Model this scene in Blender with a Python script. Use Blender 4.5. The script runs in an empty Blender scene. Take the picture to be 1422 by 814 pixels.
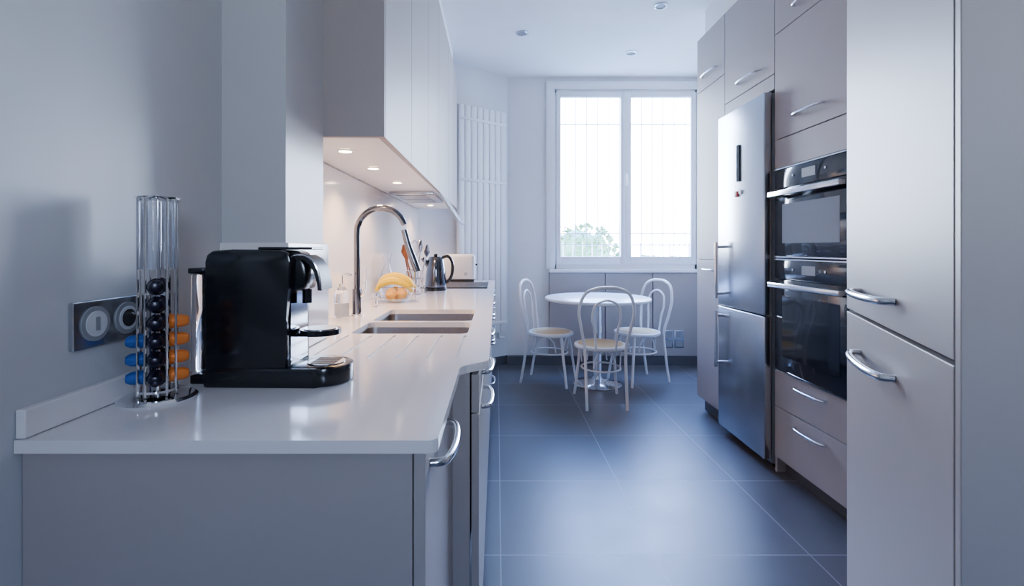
import bpy, bmesh, math, random
from mathutils import Vector, Matrix
random.seed(4)
S = bpy.context.scene
COL = S.collection
PI = math.pi

# ------------------------------------------------------------ materials
def mat(name, color, rough=0.5, metal=0.0, noise=0.03, nscale=8, bump=0.0, bscale=60, coat=0.0,
        trans=0.0, ior=1.45, spec=0.5, emit=None, estr=0.0, alpha=1.0, stretch=None):
    m = bpy.data.materials.new(name); m.use_nodes = True
    nt = m.node_tree; N = nt.nodes; L = nt.links
    b = N['Principled BSDF']
    b.inputs['Roughness'].default_value = rough
    b.inputs['Metallic'].default_value = metal
    b.inputs['IOR'].default_value = ior
    b.inputs['Coat Weight'].default_value = coat
    b.inputs['Coat Roughness'].default_value = 0.12
    b.inputs['Specular IOR Level'].default_value = spec
    b.inputs['Transmission Weight'].default_value = trans
    b.inputs['Alpha'].default_value = alpha
    if emit:
        b.inputs['Emission Color'].default_value = (*emit, 1)
        b.inputs['Emission Strength'].default_value = estr
    tc = N.new('ShaderNodeTexCoord')
    src = tc.outputs['Object']
    if stretch:
        mp = N.new('ShaderNodeMapping'); mp.inputs['Scale'].default_value = stretch
        L.new(src, mp.inputs['Vector']); src = mp.outputs['Vector']
    nz = N.new('ShaderNodeTexNoise'); nz.inputs['Scale'].default_value = nscale
    nz.inputs['Detail'].default_value = 3
    L.new(src, nz.inputs['Vector'])
    mx = N.new('ShaderNodeMix'); mx.data_type = 'RGBA'
    c1 = tuple(max(0, c * (1 - noise)) for c in color); c2 = tuple(min(1, c * (1 + noise)) for c in color)
    mx.inputs['A'].default_value = (*c1, 1); mx.inputs['B'].default_value = (*c2, 1)
    L.new(nz.outputs['Fac'], mx.inputs['Factor'])
    L.new(mx.outputs['Result'], b.inputs['Base Color'])
    if bump > 0:
        n2 = N.new('ShaderNodeTexNoise'); n2.inputs['Scale'].default_value = bscale
        L.new(src, n2.inputs['Vector'])
        bp = N.new('ShaderNodeBump'); bp.inputs['Strength'].default_value = bump; bp.inputs['Distance'].default_value = 0.005
        L.new(n2.outputs['Fac'], bp.inputs['Height']); L.new(bp.outputs['Normal'], b.inputs['Normal'])
    return m

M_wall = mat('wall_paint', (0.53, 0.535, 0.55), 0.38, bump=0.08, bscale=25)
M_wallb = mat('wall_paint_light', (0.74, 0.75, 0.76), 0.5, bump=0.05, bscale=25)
M_walld = mat('rear_wall_bounce_cut', (0.16, 0.15, 0.15), 0.6)  # dark tone invented for the unseen rear wall, to cut bounce light
M_white = mat('white_trim', (0.82, 0.83, 0.84), 0.35)
M_ceil = mat('ceiling_paint', (0.86, 0.87, 0.88), 0.6)
M_cab = mat('greige_lacquer', (0.375, 0.338, 0.325), 0.45, spec=0.45)
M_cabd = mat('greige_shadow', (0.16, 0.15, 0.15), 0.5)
M_plinth = mat('plinth', (0.08, 0.08, 0.09), 0.4)
M_counter = mat('white_quartz', (0.79, 0.76, 0.76), 0.13, coat=0.2, nscale=90, noise=0.02)
M_splash = mat('backsplash_glass', (0.78, 0.73, 0.69), 0.10, coat=0.5)
M_steel = mat('brushed_steel', (0.52, 0.54, 0.58), 0.24, 1.0, nscale=40, noise=0.08, stretch=(1, 1, 30))
M_sink = mat('sink_steel', (0.36, 0.35, 0.36), 0.28, 1.0, nscale=60, noise=0.08)
M_chrome = mat('chrome', (0.82, 0.83, 0.86), 0.10, 1.0)
M_dchrome = mat('dark_chrome', (0.16, 0.17, 0.20), 0.10, 1.0)
M_handle = mat('satin_nickel', (0.72, 0.74, 0.78), 0.18, 1.0)
M_black = mat('black_plastic', (0.004, 0.005, 0.008), 0.22, coat=0.2)
M_blackm = mat('matte_black', (0.01, 0.01, 0.012), 0.4)
M_hob = mat('hob_glass', (0.006, 0.006, 0.008), 0.35, spec=0.15)
M_bglass = mat('black_glass', (0.006, 0.007, 0.010), 0.05, coat=0.5)
M_gglass = mat('oven_window_glass', (0.20, 0.21, 0.23), 0.06, coat=0.8)
M_grey = mat('grey_plastic', (0.25, 0.26, 0.28), 0.35)
M_glass = mat('clear_glass', (0.95, 0.97, 1.0), 0.02, trans=1.0, ior=1.45, noise=0)
M_acryl = mat('clear_acrylic', (0.92, 0.95, 1.0), 0.03, trans=1.0, ior=1.3, noise=0)
M_soap = mat('liquid_soap', (0.70, 0.76, 0.80), 0.2)
M_enamel = mat('white_enamel', (0.80, 0.80, 0.80), 0.3)
M_rush = mat('woven_rush', (0.62, 0.46, 0.26), 0.7, nscale=60, noise=0.2, bump=0.5, bscale=120)
M_orange = mat('orange_foil', (0.75, 0.20, 0.03), 0.3, 0.3)
M_blue = mat('blue_foil', (0.03, 0.10, 0.36), 0.3, 0.3)
M_pod = mat('black_foil', (0.010, 0.008, 0.022), 0.25, 0.3)
M_banana = mat('banana_skin', (0.72, 0.50, 0.004), 0.5, noise=0.12, nscale=14)
M_lemon = mat('lemon_skin', (0.75, 0.36, 0.01), 0.45, bump=0.3, bscale=120)
M_wood = mat('brown_wood', (0.24, 0.08, 0.03), 0.5, noise=0.3, nscale=20)
M_red = mat('red_magnet', (0.5, 0.03, 0.03), 0.4)
M_leaf = mat('hedge_leaf', (0.10, 0.20, 0.09), 0.6, noise=0.6, nscale=9)
M_ground = mat('garden_ground', (0.34, 0.36, 0.30), 0.9, noise=0.2)
M_lamp = mat('lamp_glow', (1, 0.9, 0.75), 0.5, emit=(1.0, 0.80, 0.55), estr=25)
M_bar = mat('window_bar_paint', (0.35, 0.37, 0.40), 0.5)
M_lampoff = mat('lamp_off', (0.6, 0.62, 0.65), 0.3)

def floor_mat():
    m = bpy.data.materials.new('floor_tiles'); m.use_nodes = True
    nt = m.node_tree; N = nt.nodes; L = nt.links; b = N['Principled BSDF']
    tc = N.new('ShaderNodeTexCoord'); sp = N.new('ShaderNodeSeparateXYZ'); L.new(tc.outputs['Object'], sp.inputs[0])
    def M(op, a, bb=None):
        n = N.new('ShaderNodeMath'); n.operation = op
        for i, v in enumerate((a, bb)):
            if v is None: continue
            if isinstance(v, (int, float)): n.inputs[i].default_value = v
            else: L.new(v, n.inputs[i])
        return n.outputs[0]
    def line(s, off, size):
        u = M('DIVIDE', M('SUBTRACT', s, off - 20 * size), size)
        fr = M('FRACT', u)
        return M('GREATER_THAN', M('ABSOLUTE', M('SUBTRACT', fr, 0.5)), 0.5 - 0.0025 / size), M('FLOOR', u)
    lx, ix = line(sp.outputs['X'], 0.015, 0.605)
    ly, iy = line(sp.outputs['Y'], 1.89, 0.604)
    g = M('MAXIMUM', lx, ly)
    cb = N.new('ShaderNodeCombineXYZ'); L.new(ix, cb.inputs[0]); L.new(iy, cb.inputs[1])
    wn = N.new('ShaderNodeTexWhiteNoise'); L.new(cb.outputs[0], wn.inputs['Vector'])
    nz = N.new('ShaderNodeTexNoise'); nz.inputs['Scale'].default_value = 5; nz.inputs['Detail'].default_value = 6
    L.new(tc.outputs['Object'], nz.inputs['Vector'])
    f = M('ADD', M('MULTIPLY', wn.outputs['Value'], 0.3), M('MULTIPLY', nz.outputs['Fac'], 0.7))
    mx = N.new('ShaderNodeMix'); mx.data_type = 'RGBA'
    mx.inputs['A'].default_value = (0.062, 0.060, 0.070, 1); mx.inputs['B'].default_value = (0.105, 0.100, 0.112, 1)
    L.new(f, mx.inputs['Factor'])
    m2 = N.new('ShaderNodeMix'); m2.data_type = 'RGBA'
    L.new(g, m2.inputs['Factor']); L.new(mx.outputs['Result'], m2.inputs['A'])
    m2.inputs['B'].default_value = (0.25, 0.25, 0.28, 1)
    L.new(m2.outputs['Result'], b.inputs['Base Color'])
    r = M('ADD', M('MULTIPLY', nz.outputs['Fac'], 0.12), 0.32)
    L.new(r, b.inputs['Roughness'])
    bp = N.new('ShaderNodeBump'); bp.inputs['Strength'].default_value = 0.3; bp.inputs['Distance'].default_value = 0.002
    L.new(M('SUBTRACT', 1.0, g), bp.inputs['Height']); L.new(bp.outputs['Normal'], b.inputs['Normal'])
    b.inputs['Specular IOR Level'].default_value = 0.65
    return m
M_floor = floor_mat()

# ------------------------------------------------------------ geometry helpers
def group(name, loc=(0, 0, 0), rz=0.0):
    e = bpy.data.objects.new(name, None); e.empty_display_size = 0.1
    e.location = loc; e.rotation_euler = (0, 0, rz); COL.objects.link(e); return e

def finish(name, bm, m, parent=None, smooth=False, bevel=0.0, seg=2):
    if bevel > 0:
        bmesh.ops.bevel(bm, geom=[e for e in bm.edges], offset=bevel, segments=seg, affect='EDGES', profile=0.5)
    bmesh.ops.recalc_face_normals(bm, faces=bm.faces)
    me = bpy.data.meshes.new(name); bm.to_mesh(me); bm.free()
    o = bpy.data.objects.new(name, me); COL.objects.link(o)
    if m: me.materials.append(m)
    if smooth:
        for p in me.polygons: p.use_smooth = True
        try: me.set_sharp_from_angle(angle=math.radians(30))
        except Exception: pass
    if parent: o.parent = parent
    return o

def box(name, x0, x1, y0, y1, z0, z1, m, parent=None, bevel=0.0, seg=2):
    bm = bmesh.new()
    bmesh.ops.create_cube(bm, size=1)
    for v in bm.verts:
        v.co = Vector(((x0 + x1) / 2 + v.co.x * (x1 - x0), (y0 + y1) / 2 + v.co.y * (y1 - y0), (z0 + z1) / 2 + v.co.z * (z1 - z0)))
    return finish(name, bm, m, parent, bevel > 0.0025, bevel, seg)

def prism(name, pts, a0, a1, m, parent=None, axis='Z', bevel=0.0, seg=2, smooth=False):
    bm = bmesh.new()
    def P(u, v, w):
        return (u, v, w) if axis == 'Z' else ((u, w, v) if axis == 'Y' else (w, u, v))
    A = [bm.verts.new(P(u, v, a0)) for u, v in pts]; B = [bm.verts.new(P(u, v, a1)) for u, v in pts]
    bm.faces.new(A); bm.faces.new(B[::-1]); n = len(pts)
    for i in range(n): bm.faces.new((A[i], A[(i + 1) % n], B[(i + 1) % n], B[i]))
    return finish(name, bm, m, parent, smooth or bevel > 0, bevel, seg)

def cyl(name, c, r, h, m, parent=None, axis='Z', r2=None, n=32, bevel=0):
    bm = bmesh.new()
    bmesh.ops.create_cone(bm, cap_ends=True, segments=n, radius1=r, radius2=r if r2 is None else r2, depth=h)
    R = Matrix() if axis == 'Z' else (Matrix.Rotation(PI / 2, 4, 'Y') if axis == 'X' else Matrix.Rotation(-PI / 2, 4, 'X'))
    bmesh.ops.transform(bm, matrix=Matrix.Translation(c) @ R, verts=bm.verts)
    return finish(name, bm, m, parent, True)

def lathe(name, prof, c, m, parent=None, n=40, sx=1, sy=1):
    bm = bmesh.new(); rings = []
    for r, z in prof:
        if r < 1e-5: rings.append([bm.verts.new((c[0], c[1], c[2] + z))])
        else: rings.append([bm.verts.new((c[0] + sx * r * math.cos(2 * PI * i / n), c[1] + sy * r * math.sin(2 * PI * i / n), c[2] + z)) for i in range(n)])
    for a, b in zip(rings, rings[1:]):
        for i in range(n):
            j = (i + 1) % n
            if len(a) == 1 and len(b) == 1: continue
            if len(a) == 1: bm.faces.new((a[0], b[j], b[i]))
            elif len(b) == 1: bm.faces.new((a[i], a[j], b[0]))
            else: bm.faces.new((a[i], a[j], b[j], b[i]))
    return finish(name, bm, m, parent, True)

def catmull(pts, k=8, closed=False):
    P = [Vector(p) for p in pts]; n = len(P); out = []
    rng = n if closed else n - 1
    for i in range(rng):
        if closed: a, b, c, d = P[(i - 1) % n], P[i], P[(i + 1) % n], P[(i + 2) % n]
        else: a, b, c, d = P[max(i - 1, 0)], P[i], P[i + 1], P[min(i + 2, n - 1)]
        for j in range(k):
            t = j / k
            out.append(0.5 * ((2 * b) + (-a + c) * t + (2 * a - 5 * b + 4 * c - d) * t * t + (-a + 3 * b - 3 * c + d) * t ** 3))
    if not closed: out.append(P[-1])
    return out

def tube(name, pts, r, m, parent=None, smooth=True, closed=False, n=10, k=8, flat=1.0):
    P = catmull(pts, k, closed) if smooth else [Vector(p) for p in pts]
    N = len(P); bm = bmesh.new(); rings = []; up = None
    for i in range(N):
        if closed: t = P[(i + 1) % N] - P[(i - 1) % N]
        else: t = P[min(i + 1, N - 1)] - P[max(i - 1, 0)]
        if t.length < 1e-9: t = Vector((0, 0, 1))
        t.normalize()
        if up is None:
            up = t.orthogonal().normalized()
            if abs(t.z) < 0.9: up = (Vector((0, 0, 1)) - t * t.z).normalized()
        else: up = (up - t * up.dot(t)).normalized()
        s = t.cross(up)
        if isinstance(r, (list, tuple)):
            f = i / (N - 1) * (len(r) - 1); q = min(int(f), len(r) - 2); rr_ = r[q] * (1 - f + q) + r[q + 1] * (f - q)
        else: rr_ = r
        rings.append([bm.verts.new(P[i] + (up * math.cos(2 * PI * j / n) + s * math.sin(2 * PI * j / n) * flat) * rr_) for j in range(n)])
    for i in range(N if closed else N - 1):
        a, b = rings[i], rings[(i + 1) % N]
        for j in range(n): bm.faces.new((a[j], a[(j + 1) % n], b[(j + 1) % n], b[j]))
    if not closed:
        bm.faces.new(rings[0][::-1]); bm.faces.new(rings[-1])
    o = finish(name, bm, m, parent, True)
    return o

def cut(obj, cutters):
    for c in cutters:
        md = obj.modifiers.new('b', 'BOOLEAN'); md.operation = 'DIFFERENCE'; md.solver = 'EXACT'; md.object = c
    bpy.context.view_layer.update()
    dg = bpy.context.evaluated_depsgraph_get()
    me = bpy.data.meshes.new_from_object(obj.evaluated_get(dg))
    obj.modifiers.clear(); obj.data = me
    for c in cutters: bpy.data.objects.remove(c, do_unlink=True)

def bow(name, p0, p1, out, parent, r=0.0065, m=None):
    p0, p1, out = Vector(p0), Vector(p1), Vector(out); d = p1 - p0
    pts = [p0, p0 + out * 0.65 + d * 0.04, p0 + out * 0.95 + d * 0.22, p0 + out * 1.05 + d * 0.5,
           p0 + out * 0.95 + d * 0.78, p0 + out * 0.65 + d * 0.96, p1]
    return tube(name, pts, r, m or M_handle, parent, k=6, n=16)

def rr(x0, x1, y0, y1, r, n=6):
    out = []
    for cx, cy, a in ((x1 - r, y0 + r, -PI / 2), (x1 - r, y1 - r, 0), (x0 + r, y1 - r, PI / 2), (x0 + r, y0 + r, PI)):
        for i in range(n + 1):
            t = a + PI / 2 * i / n; out.append((cx + r * math.cos(t), cy + r * math.sin(t)))
    return out

H = 2.98; XL = -0.73; XR = 2.18; YB = 5.03; YR = -1.6
# ------------------------------------------------------------ room shell
box('floor', -0.95, 2.4, YR - 0.2, 5.25, -0.1, 0, M_floor)
box('ceiling', -0.95, 2.4, YR - 0.2, 5.25, H, H + 0.1, M_ceil)
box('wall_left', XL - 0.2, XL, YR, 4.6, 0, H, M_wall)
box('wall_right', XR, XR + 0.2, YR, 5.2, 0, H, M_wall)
ang = math.atan2(YB - 4.405, 0.11 - XL)
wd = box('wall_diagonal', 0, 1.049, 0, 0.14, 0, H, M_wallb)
wd.location = (XL, 4.405, 0); wd.rotation_euler = (0, 0, ang)
wb = group('wall_back')
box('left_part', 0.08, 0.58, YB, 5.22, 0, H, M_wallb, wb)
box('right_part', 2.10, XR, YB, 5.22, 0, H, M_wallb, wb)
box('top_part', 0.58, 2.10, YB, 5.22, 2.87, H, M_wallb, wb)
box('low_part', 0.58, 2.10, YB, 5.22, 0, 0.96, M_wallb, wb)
wr = group('wall_rear')
RX0, RX1, RZ0, RZ1 = 0.30, 0.72, 1.40, 2.25
box('left_part', XL, RX0, YR - 0.15, YR, 0, H, M_walld, wr)
box('right_part', RX1, XR, YR - 0.15, YR, 0, H, M_walld, wr)
box('top_part', RX0, RX1, YR - 0.15, YR, RZ1, H, M_walld, wr)
box('low_part', RX0, RX1, YR - 0.15, YR, 0, RZ0, M_walld, wr)
w2 = group('window_2')
box('frame_l', RX0, RX0 + 0.05, YR - 0.1, YR - 0.02, RZ0, RZ1, M_white, w2)
box('frame_r', RX1 - 0.05, RX1, YR - 0.1, YR - 0.02, RZ0, RZ1, M_white, w2)
box('frame_t', RX0 + 0.05, RX1 - 0.05, YR - 0.1, YR - 0.02, RZ1 - 0.05, RZ1, M_white, w2)
box('frame_b', RX0 + 0.05, RX1 - 0.05, YR - 0.1, YR - 0.02, RZ0, RZ0 + 0.05, M_white, w2)
box('wall_column', XL, -0.56, 1.282, 1.558, 0.912, H, M_wall)
box('trim_column', XL, -0.548, 1.270, 1.575, 0.912, 1.215, M_counter, None, 0.002)
# bulkheads above cabinets
box('trim_bulkhead_right', 1.56, XR, 1.4, 3.62, 2.752, H, M_ceil)
box('trim_bulkhead_left', XL, -0.40, 1.57, 4.40, 2.752, H, M_ceil)
# baseboards
bd = box('baseboard_diagonal', 0, 1.04, -0.012, 0, 0, 0.09, M_plinth)
bd.location = (XL, 4.405, 0); bd.rotation_euler = (0, 0, ang)
box('baseboard_back', 0.12, 2.16, YB - 0.065, YB - 0.001, 0, 0.09, M_plinth)
box('trim_sill', 0.54, 2.16, YB - 0.09, YB - 0.001, 0.952, 0.985, M_white, None, 0.004)

# ------------------------------------------------------------ window
w = group('window_1')
x0, x1, z0, z1 = 0.58, 2.10, 0.985, 2.87
box('casing_left', x0 - 0.07, x0 + 0.02, 5.0, 5.03, z0, z1 + 0.05, M_white, w, 0.004)
box('casing_top', x0 - 0.07, x1 + 0.05, 4.998, 5.03, z1 - 0.02, z1 + 0.06, M_white, w, 0.004)
box('casing_right', x1 - 0.02, x1 + 0.05, 5.0, 5.03, z0, z1 + 0.05, M_white, w, 0.004)
box('frame_left', x0, x0 + 0.04, 5.03, 5.11, z0, z1, M_white, w)
box('frame_right', x1 - 0.04, x1, 5.03, 5.11, z0, z1, M_white, w)
box('frame_top', x0, x1, 5.03, 5.11, z1 - 0.05, z1, M_white, w)
box('frame_bottom', x0, x1, 5.03, 5.11, z0 - 0.025, z0 + 0.05, M_white, w)
def sash(nm, a, b, yy0, yy1):
    t = 0.05
    box(nm + '_stile_l', a, a + t, yy0, yy1, z0 + 0.05, z1 - 0.045, M_white, w, 0.006)
    box(nm + '_stile_r', b - t, b, yy0, yy1, z0 + 0.05, z1 - 0.045, M_white, w, 0.006)
    box(nm + '_rail_t', a + t, b - t, yy0, yy1, z1 - 0.10, z1 - 0.045, M_white, w, 0.006)
    box(nm + '_rail_b', a + t, b - t, yy0, yy1, z0 + 0.05, z0 + 0.13, M_white, w, 0.006)
sash('sash_left', 0.615, 1.335, 5.015, 5.065)
sash('sash_right', 1.345, 2.065, 5.015, 5.065)
box('astragal', 1.315, 1.365, 5.0, 5.02, z0 + 0.05, z1 - 0.05, M_white, w, 0.006)
tube('espagnolette', [(1.34, 4.995, 1.85), (1.34, 4.975, 1.87), (1.34, 4.97, 1.97)], 0.007, M_white, w)
# exterior bars
gb = group('window_grille')
for i in range(13):
    xx = 0.62 + i * 0.119
    box('bar_%d' % i, xx - 0.004, xx + 0.004, 5.26, 5.268, 0.96, 2.87, M_bar, gb)
for zz in (1.02, 1.24, 1.36, 2.55):
    box('rail_%d' % int(zz * 100), 0.58, 2.10, 5.255, 5.275, zz - 0.005, zz + 0.005, M_bar, gb)
# garden outside
box('garden_ground', -8, 10, 5.4, 20, -0.3, -0.2, M_ground)
fe = group('garden_fence')
for i in range(40):
    xx = -1 + i * 0.14
    cyl('picket_%d' % i, (xx, 7.0, 0.53), 0.008, 1.5, M_bar, fe, n=6)
for zz in (0.2, 0.75, 1.0, 1.25):
    box('rail_%d' % int(zz * 100), -1.05, 4.6, 6.99, 7.01, zz - 0.008, zz + 0.008, M_bar, fe)
def hedge(nm, cx, cy, rx, h):
    g = group(nm, (cx, cy, -0.2)); bm = bmesh.new()
    for k in range(900):
        a = random.random() * 2 * PI; u = random.random()
        rad = rx * (0.75 + 0.3 * random.random()) * math.sqrt(1 - (u * 0.9) ** 2)
        p = Vector((rad * math.cos(a), rad * 0.6 * math.sin(a), h * u))
        s = 0.05 + 0.04 * random.random()
        q = Matrix.Rotation(random.random() * 6, 3, Vector((random.random() - .5, random.random() - .5, random.random() - .5)).normalized())
        vs = [bm.verts.new(p + q @ Vector(c)) for c in ((-s, 0, 0), (0, -s * 0.6, 0.01), (s, 0, 0), (0, s * 0.6, 0.01))]
        bm.faces.new(vs)
    finish('foliage', bm, M_leaf, g)
    lathe('core', [(0.0, 0), (rx * 0.7, 0.0), (rx * 0.75, h * 0.5), (rx * 0.5, h * 0.85), (0, h * 0.95)], (0, 0, 0), M_leaf, g, sy=0.6)
hedge('garden_hedge', 1.5, 9.0, 1.0, 1.85)
hedge('garden_hedge', 3.2, 9.2, 0.9, 1.25)
hedge('garden_hedge', 0.0, 9.6, 0.8, 1.3)

# ------------------------------------------------------------ radiator on the diagonal wall
rd = group('vertical_radiator', (XL, 4.405, 0), ang)
L0 = 0.40; cw = 0.072
for i in range(8):
    a = L0 + i * cw
    box('panel_%d' % i, a + 0.003, a + cw - 0.003, -0.075, -0.03, 0.35, 2.58, M_white, rd, 0.008)
for zz in (0.45, 1.86, 2.45):
    box('manifold_%d' % int(zz * 100), L0, L0 + 8 * cw, -0.082, -0.02, zz - 0.015, zz + 0.015, M_white, rd, 0.006)
for a in (L0 + 0.1, L0 + 0.45):
    box('bracket', a, a + 0.03, -0.03, -0.001, 2.2, 2.25, M_white, rd); box('bracket', a, a + 0.03, -0.03, -0.001, 0.6, 0.65, M_white, rd)
tube('valve_pipe', [(L0 + 0.50, -0.05, 0.36), (L0 + 0.50, -0.05, 0.30), (L0 + 0.56, -0.05, 0.29), (L0 + 0.56, -0.02, 0.29)], 0.01, M_white, rd)

# ------------------------------------------------------------ low cabinet under window
lc = group('window_cabinet')
box('carcass', 0.54, 2.16, YB - 0.045, YB - 0.002, 0.092, 0.95, M_cabd, lc)
for a, b in ((0.54, 1.11), (1.115, 1.60), (1.605, 2.16)):
    box('door', a + 0.002, b - 0.002, YB - 0.065, YB - 0.046, 0.095, 0.948, M_cab, lc, 0.002)
for i, xx in enumerate((1.76, 1.87)):
    so = group('wall_socket', (xx, YB - 0.0655, 0.27))
    box('plate', -0.05, 0.05, -0.008, 0, -0.09, 0.09, M_steel, so, 0.003)
    for zz in (-0.045, 0.045):
        box('insert', -0.035, 0.035, -0.011, -0.008, zz - 0.035, zz + 0.035, M_grey, so, 0.001)

# ------------------------------------------------------------ right tall cabinets
F = 1.5
tc = group('tall_cabinet')
Y0, Y1, Y2, Y3, Y4 = 1.42, 2.02, 2.61, 3.18, 3.62
box('blank_column', F + 0.022, XR - 0.002, Y0, Y1, 0.0, 2.75, M_cabd, tc)
box('far_column', F + 0.022, XR - 0.002, Y3 + 0.005, Y4, 0.10, 2.75, M_cab, tc)
box('far_plinth', F + 0.05, XR - 0.002, Y3 + 0.005, Y4 - 0.02, 0.0, 0.10, M_plinth, tc)
box('divider', F + 0.004, XR - 0.002, Y2 - 0.018, Y2, 0.0, 2.75, M_cab, tc)
box('over_fridge', F + 0.022, XR - 0.002, Y2, Y3 + 0.005, 2.09, 2.75, M_cabd, tc)
box('oven_top_box', F + 0.022, XR - 0.002, Y1, Y2 - 0.018, 1.63, 2.75, M_cabd, tc)
box('oven_low_box', F + 0.022, XR - 0.002, Y1, Y2 - 0.018, 0.10, 0.545, M_cabd, tc)
box('plinth', F + 0.05, XR - 0.002, Y0, Y2, 0.0, 0.075, M_plinth, tc)
def front(nm, a, b, c, d, X=F, par=None):
    return box(nm, X, X + 0.02, a + 0.0025, b - 0.0025, c + 0.0025, d - 0.0025, M_cab, par or tc, 0.001, 1)
front('door', Y0, Y1, 0.08, 1.05); front('door', Y0, Y1, 1.05, 2.75)
front('drawer', Y1, Y2, 0.08, 0.355); front('drawer', Y1, Y2, 0.355, 0.548)
front('panel', Y1, Y2, 1.625, 1.78)
front('door', Y1, Y2, 1.78, 2.35); front('door', Y1, Y2, 2.35, 2.75)
front('panel', Y2, Y3, 2.06, 2.145); front('door', Y2, Y3, 2.145, 2.75)
front('door', Y3, Y4, 0.10, 1.12); front('door', Y3, Y4, 1.12, 2.35); front('door', Y3, Y4, 2.35, 2.75)
def hr(yc, z, X=F, L=0.22):
    bow('handle', (X, yc - L / 2, z), (X, yc + L / 2, z), (-0.03, 0, 0), tc)
hr(2.31, 0.50); hr(2.31, 0.30); hr(2.32, 1.87); hr(2.32, 2.42); hr(2.89, 2.22); hr(3.40, 2.44); hr(3.40, 1.05, L=0.18)

# fridge
fg = group('fridge_freezer')
FX = 1.45
box('body', FX + 0.045, 2.10, 2.625, 3.165, 0.03, 2.045, M_grey, fg, 0.004)
box('door_upper', FX, FX + 0.045, 2.622, 3.168, 0.835, 2.048, M_steel, fg, 0.006, 3)
box('door_lower', FX, FX + 0.045, 2.622, 3.168, 0.055, 0.827, M_steel, fg, 0.006, 3)
for yy in (2.66, 3.13): cyl('foot', (FX + 0.09, yy, 0.015), 0.02, 0.03, M_black, fg); cyl('foot', (2.0, yy, 0.015), 0.02, 0.03, M_black, fg)
for a, b in ((0.88, 1.24), (0.44, 0.80)):
    tube('handle', [(FX - 0.04, 3.11, a), (FX - 0.04, 3.11, b)], 0.011, M_chrome, fg, smooth=False, n=14)
    for z in (a + 0.03, b - 0.03): cyl('handle_post', (FX - 0.02, 3.11, z), 0.009, 0.04, M_chrome, fg, axis='X')
box('magnet_thermometer', FX - 0.008, FX, 2.88, 2.915, 1.60, 1.82, M_bglass, fg, 0.002)
box('magnet', FX - 0.008, FX, 2.90, 2.94, 1.51, 1.545, M_red, fg, 0.003)
cyl('magnet_white', (FX - 0.004, 2.87, 1.535), 0.014, 0.008, M_enamel, fg, axis='X')

# ovens
def oven(z0, z1, ctrl, win):
    o = group('built_in_oven')
    a, b = Y1 + 0.006, Y2 - 0.022
    box('housing', F + 0.012, 2.05, a, b, z0, z1, M_blackm, o)
    box('door', F - 0.012, F + 0.011, a, b, z0 + 0.005, z1 - ctrl - 0.003, M_bglass, o, 0.003)
    box('control_panel', F - 0.012, F + 0.011, a, b, z1 - ctrl, z1 - 0.006, M_bglass, o, 0.003)
    box('top_trim', F - 0.016, F + 0.011, a, b, z1 - 0.006, z1, M_chrome, o)
    box('bottom_trim', F - 0.016, F + 0.011, a, b, z0 - 0.003, z0 + 0.004, M_chrome, o)
    box('window', F - 0.0135, F - 0.012, a + 0.07, b - 0.07, z0 + 0.09 * (z1 - z0) + 0.03, z1 - ctrl - 0.085, M_gglass if win else M_bglass, o)
    hz = z1 - ctrl - 0.032
    box('handle', F - 0.060, F - 0.038, a + 0.012, b - 0.012, hz - 0.013, hz + 0.013, M_handle, o, 0.004)
    for y in (a + 0.03, b - 0.03): box('handle_post', F - 0.042, F - 0.012, y - 0.008, y + 0.008, hz - 0.009, hz + 0.009, M_handle, o)
    mc = (a + b) / 2; zc = z1 - ctrl / 2
    box('display', F - 0.0135, F - 0.012, mc - 0.05, mc + 0.05, zc - 0.022, zc + 0.022, M_grey, o)
    for dy in (-0.12, 0.12): cyl('button', (F - 0.014, mc + dy, zc), 0.006, 0.004, M_chrome, o, axis='X')
oven(1.155, 1.62, 0.105, True)
oven(0.555, 1.145, 0.105, False)

# near angled tall cabinet
ac = group('pantry_cabinet', (0.869, 1.2, 0), math.atan2(-0.428, 0.903))
box('carcass', 0.024, 0.50, -0.624, -0.002, 0.0, 2.75, M_cab, ac, 0.002)
box('end_panel', 0.0, 0.50, -0.645, -0.627, 0.0, 2.75, M_cab, ac, 0.0015)
box('door_lower', 0, 0.02, -0.6235, 0, 0.09, 1.045, M_cab, ac, 0.0015)
box('door_upper', 0, 0.02, -0.6235, 0, 1.052, 2.75, M_cab, ac, 0.0015)
bow('handle', (0, -0.14, 1.105), (0, -0.38, 1.105), (-0.032, 0, 0), ac, 0.007)
bow('handle', (0, -0.14, 0.968), (0, -0.38, 0.968), (-0.032, 0, 0), ac, 0.007)

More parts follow.
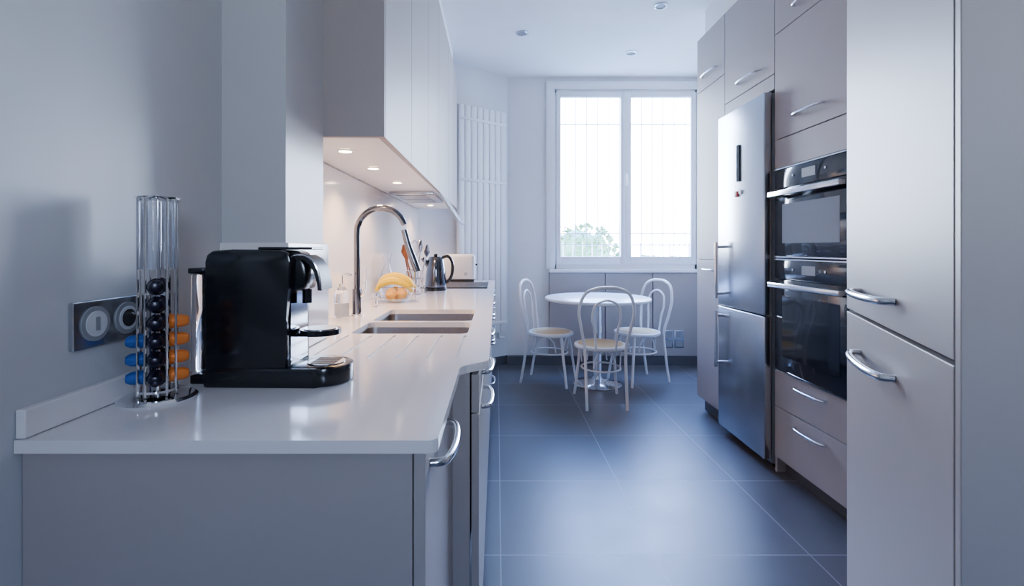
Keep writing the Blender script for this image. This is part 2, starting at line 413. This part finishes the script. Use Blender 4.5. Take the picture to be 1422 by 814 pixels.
# ------------------------------------------------------------ left base cabinets + counter
C = 0.91
bc = group('base_cabinet')
box('end_panel', XL + 0.002, -0.130, 0.742, 0.760, 0.0, C - 0.021, M_cab, bc)
box('near_door', -0.128, -0.110, 0.742, 1.205, 0.08, C - 0.026, M_cab, bc, 0.0015)
box('near_plinth', -0.19, -0.17, 0.761, 1.21, 0, 0.078, M_plinth, bc)
box('return_panel', -0.64, -0.068, 1.21, 1.23, 0.0, C - 0.021, M_cab, bc)
box('far_end_panel', XL + 0.002, -0.066, 4.38, 4.398, 0.0, C - 0.021, M_cab, bc)
box('far_plinth', -0.12, -0.10, 1.231, 4.38, 0, 0.098, M_plinth, bc)
ys = [1.212, 1.80, 2.40, 3.00, 3.50, 4.10, 4.398]
for i in range(6):
    a, b = ys[i] + 0.002, ys[i + 1] - 0.002
    cuts = [0.10, 0.745, C - 0.026] if i in (1, 2, 5) else [0.10, 0.36, 0.62, 0.785, C - 0.026]
    if i == 0: cuts = [0.10, 0.785, C - 0.026]
    for c, d in zip(cuts, cuts[1:]):
        box('front', -0.064, -0.045, a, b, c + 0.002, d - 0.002, M_cab, bc, 0.001, 1)
        hz = d - 0.045
        bow('handle', (-0.045, (a + b) / 2 - 0.1, hz), (-0.045, (a + b) / 2 + 0.1, hz), (0.03, 0, 0), bc)
bow('handle', (-0.110, 0.80, 0.845), (-0.110, 0.99, 0.845), (0.034, 0, 0), bc, 0.007)

R0 = 0.016
pts = [(XL + 0.001, 0.729), (-0.09 - R0, 0.729)]
for i in range(1, 7):
    t = -PI / 2 + PI / 2 * i / 6; pts.append((-0.09 - R0 + R0 * math.cos(t), 0.729 + R0 + R0 * math.sin(t)))
pts += [(-0.09, 1.165), (-0.086, 1.185), (-0.075, 1.20), (-0.035, 1.235), (-0.024, 1.25), (-0.02, 1.27), (-0.02, 4.40), (XL + 0.001, 4.40)]
ct = prism('countertop', pts, C - 0.02, C, M_counter)
cs = [prism('c', rr(-0.50, -0.10, 1.64, 1.90, 0.03), 0.8, 1.0, None), prism('c', rr(-0.50, -0.10, 1.93, 2.29, 0.03), 0.8, 1.0, None)]
cs += [prism('c', rr(-0.50 + 0.078 * i, -0.490 + 0.078 * i, 1.27, 1.61, 0.004, 3), C - 0.005, 1.0, None) for i in range(6)]
cut(ct, cs)
upst = group('counter_upstand')
box('strip_near', XL + 0.001, XL + 0.016, 0.731, 1.268, C + 0.001, C + 0.045, M_counter, upst, 0.002)
box('backsplash', XL + 0.001, XL + 0.010, 1.577, 4.38, C + 0.001, 1.555, M_splash)
# sinks
sk = group('double_sink')
def bowl(nm, x0, x1, y0, y1, zt, zb):
    bm = bmesh.new()
    A = rr(x0, x1, y0, y1, 0.034); B = rr(x0 + 0.004, x1 - 0.004, y0 + 0.004, y1 - 0.004, 0.034)
    Cc = rr(x0 + 0.03, x1 - 0.03, y0 + 0.03, y1 - 0.03, 0.03)
    O = rr(x0 - 0.012, x1 + 0.012, y0 - 0.012, y1 + 0.012, 0.04)
    R = [[bm.verts.new((u, v, z)) for u, v in q] for q, z in ((O, zt), (A, zt), (B, zb + 0.03), (Cc, zb))]
    n = len(A)
    for a, b in zip(R, R[1:]):
        for i in range(n): bm.faces.new((a[i], a[(i + 1) % n], b[(i + 1) % n], b[i]))
    bm.faces.new(R[-1]); finish(nm, bm, M_sink, sk, True)
    cyl(nm + '_drain', ((x0 + x1) / 2, (y0 + y1) / 2, zb + 0.002), 0.04, 0.004, M_chrome, sk)
bowl('bowl_near', -0.503, -0.097, 1.637, 1.903, C - 0.0205, 0.74)
bowl('bowl_far', -0.503, -0.097, 1.927, 2.293, C - 0.0205, 0.72)

# faucet
fa = group('kitchen_faucet', (-0.605, 2.09, C))
cyl('base', (0, 0, 0.004), 0.028, 0.008, M_chrome, fa)
cyl('body', (0, 0, 0.06), 0.020, 0.11, M_dchrome, fa)
arc = [(0, 0, 0.10), (0, 0, 0.25), (0, 0, 0.36)]
for i in range(1, 9):
    t = PI - PI * 0.90 * i / 8
    arc.append((0.105 + 0.105 * math.cos(t), 0, 0.36 + 0.105 * math.sin(t)))
tube('spout', arc, 0.0135, M_dchrome, fa, n=16)
tube('spray_head', [(0.203, 0, 0.37), (0.222, 0, 0.30), (0.245, 0, 0.235), (0.262, 0, 0.19)], [0.013, 0.015, 0.017, 0.016], M_dchrome, fa, n=16)
tube('lever', [(0.018, 0, 0.085), (0.035, -0.01, 0.11), (0.045, -0.03, 0.21)], [0.009, 0.006, 0.005], M_chrome, fa)
kn = group('sink_waste_knob', (-0.60, 2.38, C))
lathe('knob', [(0, 0), (0.018, 0), (0.018, 0.006), (0.011, 0.008), (0.011, 0.05), (0.016, 0.054), (0.016, 0.07), (0, 0.072)], (0, 0, 0), M_chrome, kn)
sd = group('soap_dispenser', (-0.655, 2.04, C))
lathe('bottle', [(0, 0.001), (0.028, 0.001), (0.030, 0.01), (0.030, 0.10), (0.018, 0.12), (0.011, 0.128), (0.011, 0.14), (0, 0.14)], (0, 0, 0), M_glass, sd)
lathe('soap', [(0, 0.004), (0.025, 0.004), (0.026, 0.012), (0.026, 0.06), (0, 0.06)], (0, 0, 0), M_soap, sd)
tube('pump', [(0, 0, 0.14), (0, 0, 0.175), (0.012, 0, 0.182), (0.04, 0, 0.178)], 0.005, M_chrome, sd)

# fruit bowl
fb = group('fruit_bowl', (-0.545, 2.62, C))
lathe('glass_bowl', [(0, 0.002), (0.045, 0.002), (0.06, 0.012), (0.085, 0.045), (0.10, 0.085), (0.104, 0.086), (0.088, 0.042), (0.062, 0.016), (0.04, 0.008), (0, 0.008)], (0, 0, 0), M_glass, fb)
def banana(off, ty, s=1.0):
    pts = [(off[0] - 0.095 * s, off[1], off[2] - 0.022), (off[0] - 0.06 * s, off[1] + ty * .3, off[2] + 0.018), (off[0], off[1] + ty * .6, off[2] + 0.032), (off[0] + 0.06 * s, off[1] + ty, off[2] + 0.012), (off[0] + 0.098 * s, off[1] + ty, off[2] - 0.028)]
    tube('banana', pts[::-1], [0.005, 0.017, 0.021, 0.021, 0.018, 0.006], M_banana, fb, n=8)
banana((-0.005, -0.05, 0.085), 0.02); banana((0.0, -0.02, 0.108), 0.0); banana((0.005, 0.015, 0.102), -0.01)
for p in ((-0.02, -0.035, 0.045), (0.035, -0.02, 0.048), (-0.01, 0.035, 0.048)):
    lathe('lemon', [(0, -0.034), (0.012, -0.031), (0.026, -0.018), (0.032, 0), (0.026, 0.018), (0.012, 0.031), (0, 0.034)], p, M_lemon, fb, n=20)

cf = group('glass_carafe', (-0.655, 2.88, C))
lathe('body', [(0, 0.002), (0.045, 0.002), (0.05, 0.02), (0.045, 0.10), (0.02, 0.18), (0.022, 0.24), (0.03, 0.26), (0.027, 0.26), (0.018, 0.235), (0.016, 0.18), (0.041, 0.10), (0.045, 0.022), (0, 0.008)], (0, 0, 0), M_glass, cf)

# utensil rack (wire) with utensils
ur = group('utensil_holder', (-0.525, 3.08, C))
for z in (0.004, 0.05, 0.10, 0.15):
    tube('hoop', [(0.052 * math.cos(t * PI / 6), 0.052 * math.sin(t * PI / 6), z) for t in range(12)], 0.0025, M_chrome, ur, closed=True, n=6, k=3)
for t in range(10):
    a = t * PI / 5
    tube('wire', [(0.052 * math.cos(a), 0.052 * math.sin(a), 0.002), (0.052 * math.cos(a), 0.052 * math.sin(a), 0.152)], 0.002, M_chrome, ur, smooth=False, n=6)
cyl('bottom', (0, 0, 0.004), 0.05, 0.003, M_chrome, ur)
def spoon(x, y, dx, dy, h, m, w=0.022):
    tube('utensil_stem', [(x, y, 0.008), (x + dx, y + dy, h)], 0.005, m, ur, smooth=False, n=8)
    tube('utensil_head', [(x + dx, y + dy, h - 0.01), (x + dx * 1.1, y + dy * 1.1, h + 0.03), (x + dx * 1.2, y + dy * 1.2, h + 0.075)], [0.006, w, 0.008], m, ur, n=10, flat=0.3)
spoon(0.01, -0.02, -0.05, -0.02, 0.22, M_wood); spoon(-0.015, 0.0, -0.045, 0.0, 0.24, M_wood, 0.026)
spoon(0.0, 0.02, 0.03, 0.01, 0.27, M_chrome); spoon(0.02, 0.01, 0.05, 0.0, 0.24, M_chrome, 0.03)
for a in range(5):
    t = a * PI / 5
    c, s = math.cos(t) * 0.028, math.sin(t) * 0.028
    tube('whisk_wire', [(0, 0, 0.20), (c, s, 0.27), (c * .8, s * .8, 0.32), (0, 0, 0.34), (-c * .8, -s * .8, 0.32), (-c, -s, 0.27), (0, 0, 0.20)], 0.0015, M_chrome, ur, n=5, k=5)
tube('whisk_handle', [(0, 0, 0.008), (0, 0, 0.20)], 0.007, M_chrome, ur, smooth=False)

# kettle
kt = group('electric_kettle', (-0.425, 3.36, C))
lathe('base', [(0, 0), (0.08, 0), (0.08, 0.018), (0.07, 0.022), (0, 0.022)], (0, 0, 0), M_black, kt)
lathe('body', [(0, 0.023), (0.074, 0.023), (0.076, 0.04), (0.066, 0.14), (0.055, 0.215), (0.045, 0.232), (0, 0.24)], (0, 0, 0), M_dchrome, kt)
lathe('lid_knob', [(0, 0.238), (0.012, 0.238), (0.014, 0.25), (0, 0.256)], (0, 0, 0), M_black, kt)
tube('spout', [(-0.045, -0.01, 0.17), (-0.075, -0.02, 0.205), (-0.092, -0.025, 0.225)], [0.022, 0.016, 0.010], M_dchrome, kt)
tube('handle', [(0.045, 0, 0.225), (0.085, 0, 0.235), (0.115, 0, 0.19), (0.112, 0, 0.11), (0.085, 0, 0.06), (0.068, 0, 0.06)], 0.011, M_black, kt, flat=1.2)

# hob + toaster
hb = group('ceramic_hob')
box('glass', -0.56, -0.07, 3.50, 4.08, C + 0.0005, C + 0.006, M_hob, hb, 0.002)
for cx, cy, r in ((-0.42, 3.66, 0.08), (-0.20, 3.66, 0.10), (-0.42, 3.90, 0.10), (-0.20, 3.90, 0.07)):
    tube('ring', [(cx + r * math.cos(t * PI / 12), cy + r * math.sin(t * PI / 12), C + 0.0062) for t in range(24)], 0.0012, M_grey, hb, closed=True, n=4, k=2)
to = group('toaster', (-0.32, 4.24, C))
box('body', -0.14, 0.13, -0.075, 0.075, 0.018, 0.24, M_enamel, to, 0.03, 5)
for yy in (-0.028, 0.028): box('slot', -0.10, 0.09, yy - 0.012, yy + 0.012, 0.235, 0.2415, M_blackm, to)
box('lever', 0.13, 0.148, -0.015, 0.015, 0.14, 0.155, M_black, to, 0.003)
cyl('knob', (0.05, -0.078, 0.07), 0.015, 0.01, M_chrome, to, axis='Y')
box('base', -0.13, 0.12, -0.068, 0.068, 0.0, 0.02, M_blackm, to)

# ------------------------------------------------------------ upper cabinets
uc = group('wall_cabinet')
UB = 1.56
box('carcass', XL + 0.002, -0.386, 1.577, 4.395, UB + 0.012, 2.75, M_cabd, uc)
box('end_panel', XL + 0.002, -0.363, 1.559, 1.576, UB, 2.75, M_cab, uc, 0.001, 1)
box('bottom_panel', XL + 0.002, -0.384, 1.577, 4.395, UB, UB + 0.011, M_white, uc)
yy = [1.577, 2.06, 2.56, 3.02, 3.62, 4.0, 4.395]
for a, b in zip(yy, yy[1:]):
    box('door', -0.383, -0.363, a + 0.003, b - 0.003, UB + 0.0, 2.75, M_cab, uc, 0.001, 1)
sp = group('undercabinet_spotlights')
for (x, y) in ((-0.555, 1.77), (-0.55, 2.15), (-0.54, 2.62), (-0.55, 4.0)):
    lathe('bezel', [(0.030, -0.001), (0.030, -0.006), (0.024, -0.006), (0.024, -0.001)], (x, y, UB), M_chrome, sp, n=28)
    cyl('lens', (x, y, UB - 0.003), 0.023, 0.003, M_lamp, sp)
    ld = bpy.data.lights.new('spot_lamp', 'SPOT'); ld.energy = 24; ld.color = (1.0, 0.58, 0.30); ld.spot_size = math.radians(135); ld.spot_blend = 0.8; ld.shadow_soft_size = 0.025
    lo = bpy.data.objects.new('spot_lamp', ld); lo.location = (x, y, UB - 0.02); COL.objects.link(lo); lo.parent = sp
# range hood
rh = group('range_hood')
box('underside', XL + 0.05, -0.40, 3.04, 3.60, UB - 0.022, UB - 0.001, M_steel, rh, 0.003)
box('filter_a', -0.64, -0.45, 3.07, 3.31, UB - 0.026, UB - 0.021, M_grey, rh)
box('filter_b', -0.64, -0.45, 3.33, 3.57, UB - 0.026, UB - 0.021, M_grey, rh)
prism('visor', [(-0.372, UB - 0.002), (-0.360, UB - 0.002), (-0.240, 1.375), (-0.252, 1.368)], 3.03, 3.61, M_steel, rh, axis='Y')

# ------------------------------------------------------------ coffee machine
cm = group('coffee_machine', (-0.61, 1.0, C))
bp = [(0.0, 0.0)] + [(0.232 + 0.06 * math.cos(t), 0.065 + 0.065 * math.sin(t)) for t in [(-PI / 2 + PI * i / 14) for i in range(15)]] + [(0.0, 0.13)]
prism('base', bp, 0.0, 0.040, M_black, cm, bevel=0.006)
prof = [(0.002, 0.036), (0.002, 0.262), (0.006, 0.277), (0.018, 0.285), (0.06, 0.288), (0.16, 0.286), (0.176, 0.280), (0.182, 0.262), (0.176, 0.20), (0.172, 0.14), (0.174, 0.036)]
prism('body', prof, 0.004, 0.126, M_black, cm, axis='Y', bevel=0.005)
prof2 = [(0.14, 0.195), (0.14, 0.280), (0.185, 0.276), (0.200, 0.256), (0.204, 0.235), (0.200, 0.20)]
prism('brew_head', prof2, 0.030, 0.100, M_black, cm, axis='Y', bevel=0.008)
cyl('spout', (0.192, 0.065, 0.185), 0.010, 0.03, M_black, cm)
box('chrome_strip', 0.1725, 0.1755, 0.02, 0.11, 0.045, 0.20, M_dchrome, cm)
o_ = [(0.178, 0.274), (0.198, 0.276), (0.215, 0.266), (0.228, 0.245), (0.234, 0.218), (0.235, 0.200)]
i_ = [(0.228, 0.200), (0.226, 0.216), (0.220, 0.238), (0.210, 0.255), (0.196, 0.266), (0.178, 0.264)]
prism('lever', o_ + i_, 0.030, 0.100, M_blackm, cm, axis='Y', smooth=True)
tube('lever_edge', [(u, 0.028, v) for u, v in o_], 0.0025, M_chrome, cm, n=8)
box('lid_plate', 0.10, 0.215, 0.030, 0.100, 0.287, 0.293, M_black, cm, 0.002)
box('cup_support_arm', 0.16, 0.22, 0.045, 0.085, 0.098, 0.106, M_black, cm, 0.002)
cyl('cup_support', (0.222, 0.065, 0.108), 0.043, 0.012, M_black, cm)
cyl('cup_support_grid', (0.222, 0.065, 0.115), 0.036, 0.002, M_steel, cm)
cyl('drip_tray_grid', (0.235, 0.065, 0.041), 0.040, 0.003, M_steel, cm)
for i in range(-3, 4): box('tray_slot', 0.208, 0.262, 0.065 + i * 0.010 - 0.002, 0.065 + i * 0.010 + 0.002, 0.0426, 0.0433, M_blackm, cm)
box('water_tank', -0.045, -0.002, 0.030, 0.105, 0.02, 0.235, M_acryl, cm, 0.006)
box('tank_lid', -0.048, 0.002, 0.027, 0.108, 0.236, 0.248, M_black, cm, 0.003)
box('tank_foot', -0.045, 0.002, 0.03, 0.10, 0.0, 0.019, M_black, cm, 0.003)

# ------------------------------------------------------------ pod carousel
pc = group('pod_carousel', (-0.652, 0.930, C))
lathe('base', [(0, 0.0), (0.064, 0.0), (0.066, 0.004), (0.060, 0.009), (0.02, 0.012), (0, 0.012)], (0, 0, 0), M_chrome, pc)
cyl('spindle', (0, 0, 0.20), 0.004, 0.376, M_chrome, pc)
cyl('turntable', (0, 0, 0.020), 0.034, 0.004, M_chrome, pc)
cyl('top_plate', (0, 0, 0.386), 0.034, 0.004, M_acryl, pc)
for q in range(4):
    a = -PI / 2 + q * PI / 2 + 0.50
    d = Vector((math.cos(a), math.sin(a), 0)); s = Vector((-d.y, d.x, 0))
    for sg in (-1, 1):
        p = d * 0.030 + s * 0.0165 * sg
        tube('rail', [p + Vector((0, 0, 0.012)), p + Vector((0, 0, 0.385))], 0.0022, M_chrome, pc, smooth=False, n=8)
    tube('rail_top', [d * 0.030 + s * 0.0165 + Vector((0, 0, 0.384)), d * 0.036 + Vector((0, 0, 0.388)), d * 0.030 - s * 0.0165 + Vector((0, 0, 0.384))], 0.0022, M_chrome, pc, n=8)
    for sg in (-1, 1):
        p = d * 0.022 + s * 0.012 * sg
        cyl('acrylic_tube', (p.x, p.y, 0.315), 0.0075, 0.13, M_acryl, pc, n=16)
    n, m = ((6, M_pod), (4, M_orange), (6, M_pod), (3, M_blue))[q]
    for k in range(n):
        zc = 0.045 + k * 0.0345
        bm = bmesh.new(); rings = []
        for rad, off in ((0.0, 0.0), (0.0155, 0.0), (0.0160, 0.002), (0.0138, 0.004), (0.0120, 0.024), (0.008, 0.031), (0.0, 0.033)):
            cc = d * (0.019 + off) + Vector((0, 0, zc))
            rings.append([bm.verts.new(cc)] if rad == 0 else [bm.verts.new(cc + s * rad * math.cos(t * PI / 10) + Vector((0, 0, rad * math.sin(t * PI / 10)))) for t in range(20)])
        for A, B in zip(rings, rings[1:]):
            for i in range(20):
                j = (i + 1) % 20
                if len(A) == 1: bm.faces.new((A[0], B[i], B[j]))
                elif len(B) == 1: bm.faces.new((A[i], A[j], B[0]))
                else: bm.faces.new((A[i], A[j], B[j], B[i]))
        finish('pod', bm, m, pc, True)

# wall socket plate
so = group('wall_socket', (XL + 0.0005, 0.83, 1.065))
box('plate', 0, 0.008, -0.008, 0.235, -0.042, 0.042, M_steel, so, 0.002)
for k in range(3):
    yc = 0.038 + k * 0.075
    cyl('ring', (0.009, yc, 0), 0.031, 0.003, M_grey, so, axis='X')
    cyl('insert', (0.0105, yc, 0), 0.023, 0.003, M_lampoff, so, axis='X')
    if k == 1:
        cyl('well', (0.0115, yc, 0), 0.017, 0.002, M_blackm, so, axis='X')
        cyl('pin', (0.016, yc, 0.008), 0.0025, 0.012, M_chrome, so, axis='X')
    else: box('rocker', 0.012, 0.014, yc - 0.004, yc + 0.004, -0.012, 0.012, M_grey, so)

# ------------------------------------------------------------ table and chairs
tb = group('bistro_table', (0.887, 4.27, 0))
lathe('top', [(0, 0.738), (0.43, 0.738), (0.455, 0.745), (0.46, 0.755), (0.457, 0.766), (0.45, 0.77), (0, 0.77)], (0, 0, 0), M_enamel, tb, n=64)
lathe('base', [(0, 0.0), (0.212, 0.0), (0.215, 0.008), (0.20, 0.018), (0.10, 0.035), (0.05, 0.055), (0.04, 0.08), (0.04, 0.73), (0.09, 0.738), (0, 0.738)], (0, 0, 0), M_chrome, tb, n=48)

def chair(loc, rz):
    g = group('bistro_chair', loc, rz)
    r = 0.0115; sz = 0.455
    lathe('seat_frame', [(0.165, sz - 0.03), (0.198, sz - 0.03), (0.205, sz - 0.018), (0.203, sz - 0.004), (0.192, sz), (0.17, sz), (0.165, sz - 0.03)], (0, 0, 0), M_enamel, g, n=40)
    lathe('seat', [(0, sz - 0.02), (0.172, sz - 0.02), (0.172, sz + 0.001), (0.12, sz + 0.003), (0, sz - 0.002)], (0, 0, 0), M_rush, g, n=40)
    hoop = [(-0.150, -0.235, 0.0), (-0.150, -0.20, 0.20), (-0.155, -0.170, 0.44), (-0.185, -0.195, 0.60), (-0.205, -0.215, 0.74),
            (-0.165, -0.235, 0.86), (-0.08, -0.245, 0.902), (0, -0.248, 0.91), (0.08, -0.245, 0.902), (0.165, -0.235, 0.86),
            (0.205, -0.215, 0.74), (0.185, -0.195, 0.60), (0.155, -0.170, 0.44), (0.150, -0.20, 0.20), (0.150, -0.235, 0.0)]
    tube('back_hoop_and_rear_legs', hoop, r, M_enamel, g, k=8)
    inner = [(-0.075, -0.185, sz - 0.015), (-0.085, -0.198, 0.58), (-0.105, -0.212, 0.68), (-0.085, -0.225, 0.775), (0, -0.232, 0.815),
             (0.085, -0.225, 0.775), (0.105, -0.212, 0.68), (0.085, -0.198, 0.58), (0.075, -0.185, sz - 0.015)]
    tube('back_inner_hoop', inner, 0.009, M_enamel, g, k=8)
    for s in (-1, 1):
        tube('front_leg', [(s * 0.135, 0.13, sz - 0.02), (s * 0.150, 0.155, 0.25), (s * 0.175, 0.19, 0.0)], r, M_enamel, g)
    tube('brace_ring', [(0.150 * math.cos(t * PI / 8), -0.012 + 0.165 * math.sin(t * PI / 8), 0.27) for t in range(16)], 0.007, M_enamel, g, closed=True, k=3, n=8)
    for a in (0, PI / 2, PI, 3 * PI / 2):
        def P(u, z):
            ang2 = a + u; return (0.155 * math.cos(ang2), 0.16 * math.sin(ang2), z)
        tube('brace_arch', [P(-0.55, 0.29), P(-0.42, 0.38), P(0, 0.425), P(0.42, 0.38), P(0.55, 0.29)], 0.006, M_enamel, g, n=8, k=5)
chair((0.815, 3.80, 0), 0.0)
chair((0.485, 4.36, 0), math.radians(-90 - 22))
chair((1.27, 4.38, 0), math.radians(90 + 22))

# ceiling downlights
for (x, y) in ((0.21, 3.99), (1.20, 3.54), (1.22, 4.39), (0.3, 2.2), (0.9, 1.2)):
    g = group('ceiling_downlight', (x, y, H))
    lathe('ring', [(0.050, 0), (0.050, -0.006), (0.036, -0.010), (0.034, -0.002)], (0, 0, 0), M_steel, g, n=32)
    cyl('lens', (0, 0, -0.003), 0.033, 0.004, M_grey, g)

# ------------------------------------------------------------ world + lights
W = bpy.data.worlds.new('world'); S.world = W; W.use_nodes = True
nt = W.node_tree; bg = nt.nodes['Background']
tcn = nt.nodes.new('ShaderNodeTexCoord'); sx = nt.nodes.new('ShaderNodeSeparateXYZ'); cr = nt.nodes.new('ShaderNodeValToRGB')
nt.links.new(tcn.outputs['Generated'], sx.inputs[0]); nt.links.new(sx.outputs['Z'], cr.inputs[0])
cr.color_ramp.elements[0].position = 0.0; cr.color_ramp.elements[0].color = (0.70, 0.81, 1.0, 1)
cr.color_ramp.elements[1].position = 0.6; cr.color_ramp.elements[1].color = (0.20, 0.39, 1.0, 1)
e = cr.color_ramp.elements.new(0.27); e.color = (0.58, 0.72, 1.0, 1)
nt.links.new(cr.outputs[0], bg.inputs['Color']); bg.inputs['Strength'].default_value = 54
def area(nm, loc, rot, sx_, sy_, e, col, portal=False):
    ld = bpy.data.lights.new(nm, 'AREA'); ld.shape = 'RECTANGLE'; ld.size = sx_; ld.size_y = sy_; ld.energy = e; ld.color = col
    if portal: ld.cycles.is_portal = True
    o = bpy.data.objects.new(nm, ld); o.location = loc; o.rotation_euler = rot; COL.objects.link(o); return o
area('window_portal', (1.34, 5.24, 1.92), (-PI / 2, 0, 0), 1.5, 1.85, 1, (1, 1, 1), True)
area('rear_window_portal', ((RX0 + RX1) / 2, YR - 0.13, (RZ0 + RZ1) / 2), (PI / 2, 0, 0), RX1 - RX0, RZ1 - RZ0, 1, (1, 1, 1), True)

# ------------------------------------------------------------ camera
cd = bpy.data.cameras.new('camera'); cd.sensor_width = 36; cd.lens = 671 / 1422 * 36
cd.shift_x = 21 / 1422; cd.shift_y = -62 / 1422; cd.clip_start = 0.02
co = bpy.data.objects.new('camera', cd); co.location = (0, 0, 1.2); co.rotation_euler = (PI / 2, 0, 0)
COL.objects.link(co); S.camera = co
